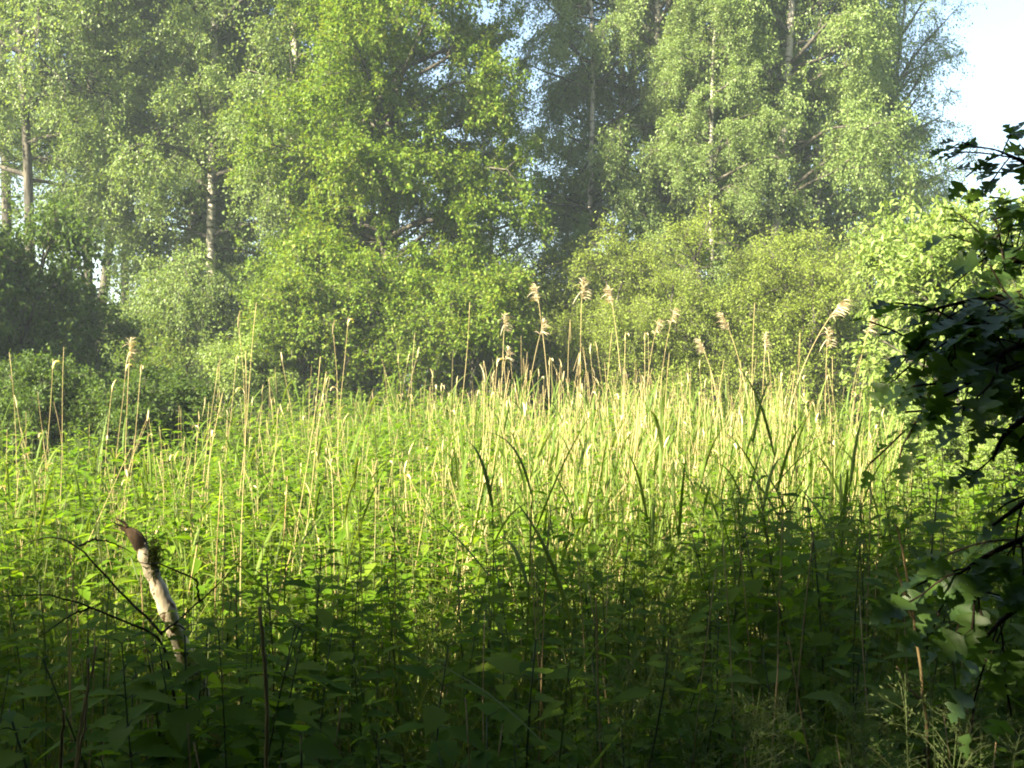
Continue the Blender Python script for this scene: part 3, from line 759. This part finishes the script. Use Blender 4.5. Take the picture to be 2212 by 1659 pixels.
S = Geo(); ss = np.linspace(0, 1, 10)
tubes(S, np.stack([.02 * np.sin(ss * 4), .015 * np.cos(ss * 5), ss], -1)[None], (.0026 - .0013 * ss)[None], 5)
old = S.mesh("dead_stalk", M['dry_stalk'], True)
rng = np.random.default_rng(77)
for k in range(70):
    px, d = rng.uniform(0, 2150), rng.uniform(1.7, 4.2); h = float(field_h(gx(px, d), d)) * rng.uniform(.9, 1.2)
    o = obj("dead_stalk", old); o.location = (gx(px, d), d, 0); o.scale = (1, 1, h); o.rotation_euler = (rng.normal(0, .06), rng.normal(0, .1), rng.uniform(0, 6))
    tag(o, "thin brown dead stalk standing among the shaded nettles", "stalk", "thin dead stalks among the nettles")

# ------------------------------------------------------------------ near hawthorn on the right
def near_hawthorn():
    rng = np.random.default_rng(7)
    o = thing("hawthorn_bush", "near hawthorn with dark lobed leaves reaching in from the right edge", "bush", (1.25, 1.65, 0))
    base = np.array([1.25, 1.65, 0])
    T = Geo()
    trunk = np.array([[0, 0, -.05], [.02, 0, .5], [-.03, .02, 1.0], [.02, -.02, 1.5], [.06, .02, 2.0], [.04, .0, 2.6], [.1, .02, 3.2]])
    tubes(T, trunk[None], np.array([[.035, .03, .027, .024, .02, .014, .006]]), 8)
    obj("trunk", T.mesh("trunk", M['brown_bark'], True), o)
    # branch control points read off the photo (x, y, distance), leaves per branch and leaf size
    BR = [([(2480, 760, 1.65), (2330, 700, 1.6), (2200, 660, 1.55), (2060, 668, 1.5), (1935, 700, 1.45)], 8, .055),
          ([(2480, 850, 1.65), (2330, 800, 1.55), (2180, 770, 1.5), (2050, 780, 1.45), (1960, 800, 1.42)], 9, .056),
          ([(2480, 900, 1.7), (2330, 860, 1.6), (2150, 850, 1.55), (2000, 855, 1.55), (1870, 868, 1.5)], 8, .040),
          ([(2480, 950, 1.6), (2330, 900, 1.5), (2200, 880, 1.42), (2080, 905, 1.38), (1985, 950, 1.35)], 9, .060),
          ([(2480, 640, 1.8), (2380, 520, 1.8), (2280, 430, 1.8), (2190, 370, 1.78), (2140, 350, 1.75)], 10, .052),
          ([(2480, 700, 1.8), (2380, 560, 1.75), (2280, 480, 1.72), (2190, 480, 1.7), (2130, 500, 1.7)], 10, .050),
          ([(2480, 760, 1.8), (2360, 620, 1.75), (2250, 600, 1.7), (2170, 590, 1.7), (2110, 575, 1.7)], 6, .048),
          ([(2480, 980, 1.5), (2330, 960, 1.4), (2230, 980, 1.36), (2150, 1030, 1.33), (2090, 1090, 1.3)], 3, .052),
          ([(2480, 1060, 1.5), (2350, 1080, 1.4), (2250, 1140, 1.36), (2170, 1200, 1.34), (2090, 1230, 1.32)], 2, .048),
          ([(2480, 800, 1.6), (2330, 740, 1.5), (2220, 720, 1.45), (2130, 730, 1.42), (2040, 745, 1.40)], 9, .058),
          ([(2480, 900, 1.55), (2340, 840, 1.45), (2240, 830, 1.4), (2150, 850, 1.36), (2090, 900, 1.34)], 9, .062),
          ([(2480, 1020, 1.7), (2330, 970, 1.6), (2180, 960, 1.58), (2050, 975, 1.55), (1900, 985, 1.52)], 4, .036),
          ([(2480, 1180, 1.5), (2350, 1190, 1.4), (2240, 1240, 1.36), (2120, 1290, 1.34), (2010, 1340, 1.32)], 8, .058),
          ([(2480, 1280, 1.5), (2350, 1300, 1.4), (2240, 1370, 1.36), (2150, 1430, 1.34), (2060, 1490, 1.32)], 7, .056)]
    for cps, nl, ls in BR:
        cps = [(a_ + (55 if a_ < 2100 else 15), b_ - (95 if b_ > 720 else 25), c_) for a_, b_, c_ in cps]
        cp = np.array([at(*c) for c in cps]) - base
        hz = min(cp[0][2] - .25, 2.7); st = np.array([0, 0, max(hz, .7)])
        cp = np.concatenate([st[None], cp])
        tt = np.linspace(0, 1, 18) * (len(cp) - 1)
        P = np.stack([np.interp(tt, np.arange(len(cp)), cp[:, q_]) for q_ in range(3)], -1)
        for _ in range(2): P[1:-1] = (P[:-2] + 2 * P[1:-1] + P[2:]) / 4
        B = Geo(); Lf = Geo()
        tubes(B, P[None], np.linspace(.009, .0016, 18)[None], 6)
        m = int(nl * 1.5)
        f = rng.uniform(.36, 1, m); p, t = sample(P[None], f[None]); p = p[0]; t = t[0]
        d = cone(rng, t, R(25), R(75)); d[:, 2] -= .15
        L = rng.uniform(.05, .12, m); TW = grow(rng, p, nrm(d), L, 5, .2, .12)
        tubes(B, TW, np.full((m, 5), .0013), 4, False)
        u = np.concatenate([np.full((m, 1), .99), rng.uniform(.15, .9, (m, 3))], 1)
        q_, td = sample(TW, u); q_ = q_.reshape(-1, 3); td = td.reshape(-1, 3)
        D = nrm(td * .6 + rng.normal(0, .42, q_.shape) * [1, 1, .6] + np.array([-.40, -.05, -.22]))
        Nn = nrm(rng.normal(0, .30, q_.shape) + np.array([-.10, -.30, 1.0]))
        pt = q_ + D * .012
        tubes(B, np.stack([q_, (q_ + pt) / 2, pt], 1), np.full((len(q_), 3), .0006), 3, False)
        place_leaves(Lf, lobed(), pt, D, Nn, ls * .64 * rng.uniform(.65, 1.25, len(q_)))
        b = obj("branch", B.mesh("branch", M['twig'], True), o)
        obj("foliage", Lf.mesh("foliage", M['near_leaf'], True), b)
near_hawthorn()

# ------------------------------------------------------------------ broken pale branch and dead twigs
def broken_branch():
    d = 2.75
    o = thing("broken_branch", "broken leaning branch with peeling white bark and dark pointed tip", "branch", tuple(at(430, 1480, d) * [1, 1, 0]))
    b = np.array(o.location)
    def pp(l): return np.array([at(*c) for c in l]) - b
    def smooth(P, n=22):
        tt = np.linspace(0, 1, n) * (len(P) - 1)
        Q = np.stack([np.interp(tt, np.arange(len(P)), P[:, q_]) for q_ in range(3)], -1)
        for _ in range(2): Q[1:-1] = (Q[:-2] + 2 * Q[1:-1] + Q[2:]) / 4
        return Q
    rg = np.random.default_rng(3)
    low = [(500, 1780, 3.9), (470, 1640, 3.3), (432, 1490, 2.95), (390, 1390, 2.78), (365, 1325, 2.74), (338, 1260, 2.73), (316, 1205, 2.72), (302, 1172, 2.72)]
    W = Geo(); Q = smooth(pp(low), 40)
    tubes(W, Q[None], (np.interp(np.linspace(0, 1, 40), [0, .5, .75, 1], [.027, .0215, .0185, .0165]) * (1 + .10 * np.sin(np.arange(40) * 1.7) + .05 * np.sin(np.arange(40) * .61)))[None], 12)
    obj("stem", W.mesh("stem", M['white_bark'], True), o)
    T = Geo(); Q = smooth(pp([(306, 1182, 2.72), (296, 1163, 2.72), (284, 1150, 2.72), (272, 1143, 2.72), (263, 1139, 2.72)]), 14)
    tubes(T, Q[None], np.interp(np.linspace(0, 1, 14), [0, .35, .7, 1], [.0185, .0165, .009, .002])[None], 10)
    for q_ in range(9):
        c0 = pp([(300 - 4 * q_ + rg.normal(0, 3), 1168 - 3 * q_ + rg.normal(0, 3), 2.715)])[0]
        tubes(T, np.stack([c0, c0 + [-.006, 0, .010], c0 + np.array([-.020 - .012 * rg.random(), rg.normal(0, .004), .012 + .014 * rg.random()])])[None], np.array([[.005, .004, .0006]]), 5)
    obj("broken_tip", T.mesh("broken_tip", M['dead_bark'], True), o)
    Mo = Geo(); c = at(327, 1205, 2.71) - b
    n = 550; p = c + rg.normal(0, 1, (n, 3)) * [.008, .009, .024] + np.array([.006, 0, 0])
    place_leaves(Mo, rhomb(.4), p, rg.normal(0, 1, (n, 3)), rg.normal(0, 1, (n, 3)), rg.uniform(.006, .013, n))
    obj("moss", Mo.mesh("moss", M['moss']), o)
broken_branch()

def twig_thing(name, label, cat, lines, mat, r0, r1, root):
    o = thing(name, label, cat, (root[0], root[1], 0)); b = np.array(o.location)
    for k, l in enumerate(lines):
        P = np.array([at(*c) for c in l]) - b
        tt = np.linspace(0, 1, 20) * (len(P) - 1)
        Q = np.stack([np.interp(tt, np.arange(len(P)), P[:, q_]) for q_ in range(3)], -1)
        for _ in range(2): Q[1:-1] = (Q[:-2] + 2 * Q[1:-1] + Q[2:]) / 4
        Q += np.random.default_rng(k + 9).normal(0, .0012, Q.shape)
        G = Geo(); a = 1 if k == 0 else .7
        tubes(G, Q[None], np.linspace(r0 * a, r1, 20)[None], 6)
        obj("stem" if k == 0 else "side_twig", G.mesh("twig", mat, True), o)
    return o
r_ = at(420, 1600, 2.55)
twig_thing("dead_twig", "thin dark dead twig arching left in front of the broken branch", "twig",
    [[(420, 2250, 2.55), (400, 1700, 2.55), (370, 1450, 2.5), (348, 1366, 2.48), (250, 1336, 2.45), (150, 1292, 2.42), (70, 1281, 2.4), (-10, 1292, 2.38)],
     [(352, 1370, 2.48), (290, 1308, 2.5), (230, 1245, 2.5), (170, 1180, 2.5), (120, 1158, 2.5), (75, 1162, 2.5), (20, 1195, 2.5)],
     [(348, 1368, 2.48), (380, 1345, 2.5), (430, 1300, 2.52), (490, 1245, 2.54), (530, 1200, 2.55)],
     [(430, 1300, 2.52), (425, 1250, 2.5), (340, 1215, 2.5), (300, 1218, 2.5)],
     [(170, 1180, 2.5), (200, 1165, 2.5), (240, 1170, 2.52), (285, 1195, 2.52)],
     [(200, 1312, 2.44), (150, 1330, 2.42), (80, 1380, 2.4)]], M['twig'], .0044, .0009, r_)
r_ = at(580, 1700, 2.1)
twig_thing("dry_stalk", "pale straight dry plant stem rising from the bottom edge left of centre", "stalk",
    [[(600, 2600, 2.1), (582, 1800, 2.1), (574, 1659, 2.1), (579, 1560, 2.1), (572, 1420, 2.1), (561, 1310, 2.1)]], M['straw'], .0058, .0035, r_)
r_ = at(1995, 1600, 1.9)
twig_thing("dry_stalk", "tall reddish straw stem with fine side twigs in the right foreground shade", "stalk",
    [[(2050, 2500, 1.9), (2010, 1650, 1.9), (1992, 1480, 1.9), (1975, 1340, 1.9), (1960, 1250, 1.9), (1945, 1165, 1.9), (1935, 1130, 1.9)],
     [(1978, 1350, 1.9), (1962, 1310, 1.89), (1945, 1255, 1.88), (1935, 1225, 1.87)],
     [(1985, 1510, 1.9), (1960, 1480, 1.88), (1935, 1440, 1.86)]], M['dry_stalk'], .0032, .0013, r_)
r_ = at(1290, 1700, 2.3)
twig_thing("dry_stalk", "thin brown dry stem in the dark nettles right of centre", "stalk",
    [[(1305, 2400, 2.3), (1300, 1659, 2.3), (1292, 1500, 2.3), (1288, 1290, 2.3)]], M['dry_stalk'], .003, .0016, r_)
r_ = at(190, 1700, 1.9)
twig_thing("dry_stalk", "pair of tan dry stems side by side in the lower left corner", "stalk",
    [[(120, 2600, 1.9), (160, 1700, 1.9), (175, 1560, 1.9), (210, 1395, 1.9)], [(150, 1760, 1.88), (185, 1560, 1.88), (192, 1420, 1.88)]], M['straw'], .004, .002, r_)
r_ = at(130, 1800, 1.5)
twig_thing("dry_stalk", "short bright dry stem cut by the bottom edge at the left", "stalk",
    [[(120, 2900, 1.5), (128, 1700, 1.5), (140, 1530, 1.5)]], M['straw'], .004, .002, r_)

# ------------------------------------------------------------------ flowering grass in the foreground
def panicle_parts(seed):
    rng = np.random.default_rng(seed)
    S, Pn = Geo(), Geo()
    H = 1.0; s = np.linspace(0, 1, 10); a = rng.uniform(0, 6.28); b = rng.uniform(.03, .15)
    P = np.stack([math.cos(a) * b * s ** 2, math.sin(a) * b * s ** 2, s * H], -1)
    tubes(S, P[None], (.0014 - .0008 * s)[None], 4)
    nb = 34; f = np.sort(rng.uniform(.72, .99, nb)); p, t = sample(P[None], f[None]); p = p[0]; t = t[0]
    d = cone(rng, t, R(30), R(75)); L = .095 * (1.05 - f) / .3 + .015
    Q = grow(rng, p, d, L, 6, .12, .12)
    tubes(S, Q, np.full((nb, 6), .00045), 3, False)
    u = rng.uniform(.3, 1, (nb, 9)); q_, td = sample(Q, u); q_ = q_.reshape(-1, 3); td = td.reshape(-1, 3)
    place_leaves(Pn, rhomb(.42, .1), q_ + rng.normal(0, .003, q_.shape), td + rng.normal(0, .4, td.shape), rng.normal(0, 1, td.shape), rng.uniform(.0032, .0065, len(q_)))
    Lf = Geo()
    Pb, sd, wv = blades(rng, np.zeros((4, 3)) + [0, 0, .1], rng.uniform(.35, .6, 4), np.full(4, .003), .9, 7)
    ribbons(Lf, Pb, sd, wv)
    return [("stem", S.mesh("stem", M['panicle'], True)), ("panicle", Pn.mesh("panicle", M['panicle'])), ("leaf", Lf.mesh("leaf", M['grass'], True))]
pan = [panicle_parts(150 + k) for k in range(5)]
for k in range(28):
    if k < 16: px, py, d = rng.uniform(1840, 2110), rng.uniform(1405, 1600), rng.uniform(1.45, 1.9); lab = "flowering grass with pale airy panicle in the lower right corner"
    else: px, py, d = rng.uniform(1380, 1600), rng.uniform(1420, 1580), rng.uniform(1.6, 2.0); lab = "flowering grass with dim airy panicle in the dark right of centre foreground"
    z = at(px, py, d)[2]
    put("flowering_grass", pan[k % 5], lab, "grass", (gx(px, d), d, 0), rng.uniform(0, 6.28), z, "flowering grasses", (rng.normal(0, .06), rng.normal(0, .06)))

rg = np.random.default_rng(33)
for k in range(14):
    px, d = rg.uniform(120, 2150), rg.uniform(1.6, 2.5); x = gx(px, d); h = float(field_h(x, d)) * rg.uniform(.8, 1.0)
    o = thing("bramble", "low bramble shoot with broad toothed leaflets among the shaded nettles", "bramble", (x, d, 0), rg.uniform(0, 6.28), "bramble shoots in the foreground")
    S = Geo(); Lf = Geo(); u = np.linspace(0, 1, 9); P = np.stack([.25 * u ** 2, .03 * np.sin(5 * u), h * (u - .12 * u ** 3) / .88], -1)
    tubes(S, P[None], (.003 - .0015 * u)[None], 5)
    f = np.linspace(.5, 1, 7); p, t = sample(P[None], f[None]); p = p[0]; a = np.arange(7) * 2.4 + rg.uniform(0, 6)
    for q_ in range(3):
        aa = a + (q_ - 1) * .9; D = np.stack([np.cos(aa), np.sin(aa), np.full(7, -.12) + rg.normal(0, .12, 7)], -1)
        c0 = p + np.stack([np.cos(a), np.sin(a), np.full(7, .25)], -1) * .04
        tubes(S, np.stack([p, (p + c0) / 2, c0], 1), np.full((7, 3), .001), 3, False)
        place_leaves(Lf, ovate(13, .66, .22, .22, .10), c0, D, np.array([0, 0, 1.0]) + rg.normal(0, .2, (7, 3)), rg.uniform(.045, .075, 7) * (1.15 if q_ == 1 else .9))
    obj("stem", S.mesh("stem", M['nettle_stem'], True), o); obj("foliage", Lf.mesh("foliage", M['nettle_leaf'], True), o)

# a broad pale leaf catching light low in the left half
rg = np.random.default_rng(21)
b0 = at(650, 1580, 1.75)
o = thing("broad_leaved_plant", "small plant with one broad pale green leaf in the dark lower left", "plant", (b0[0], b0[1], 0))
S = Geo(); Lf = Geo(); top = b0[2]
tubes(S, np.stack([[0, 0, -.02], [.01, 0, top * .5], [0, 0, top]])[None], np.array([[.003, .0026, .002]]), 5)
place_leaves(Lf, ovate(13, .85, .25, .2, .06), np.array([[0, 0, top], [0, 0, top - .02], [0, 0, top - .05]]), np.array([[-.3, -.6, .5], [.8, -.1, -.1], [-.6, .5, 0]]), np.array([[-.3, -.6, .7], [0, -.4, 1.], [0, 0, 1.]]), np.array([.07, .07, .06]))
obj("stem", S.mesh("stem", M['nettle_stem'], True), o); obj("foliage", Lf.mesh("foliage", M['nettle_leaf'], True), o)
# ------------------------------------------------------------------ the air
def haze(density):  # haze added to pale the far trees, partly in place of lens veil
    m, t, out = new_mat("haze")
    v = node(t, "ShaderNodeVolumePrincipled"); v.inputs["Color"].default_value = (.74, .90, 1.0, 1); v.inputs["Density"].default_value = density
    v.inputs["Anisotropy"].default_value = 0.1
    t.links.new(v.outputs[0], out.inputs["Volume"])
    g = Geo(); x0, x1, y0, y1, z0, z1 = -175, 175, -167, 183, -1.1, 20
    g.add([[x0, y0, z0], [x1, y0, z0], [x1, y1, z0], [x0, y1, z0], [x0, y0, z1], [x1, y0, z1], [x1, y1, z1], [x0, y1, z1]],
          np.array([[0, 3, 2, 1], [4, 5, 6, 7], [0, 1, 5, 4], [1, 2, 6, 5], [2, 3, 7, 6], [3, 0, 4, 7]]))
    tag(obj("haze", g.mesh("haze", m)), "thin pale haze over the clearing, partly standing in for lens glare", "haze", kind="stuff")
haze(HAZE)
print("script", time.time() - T0)
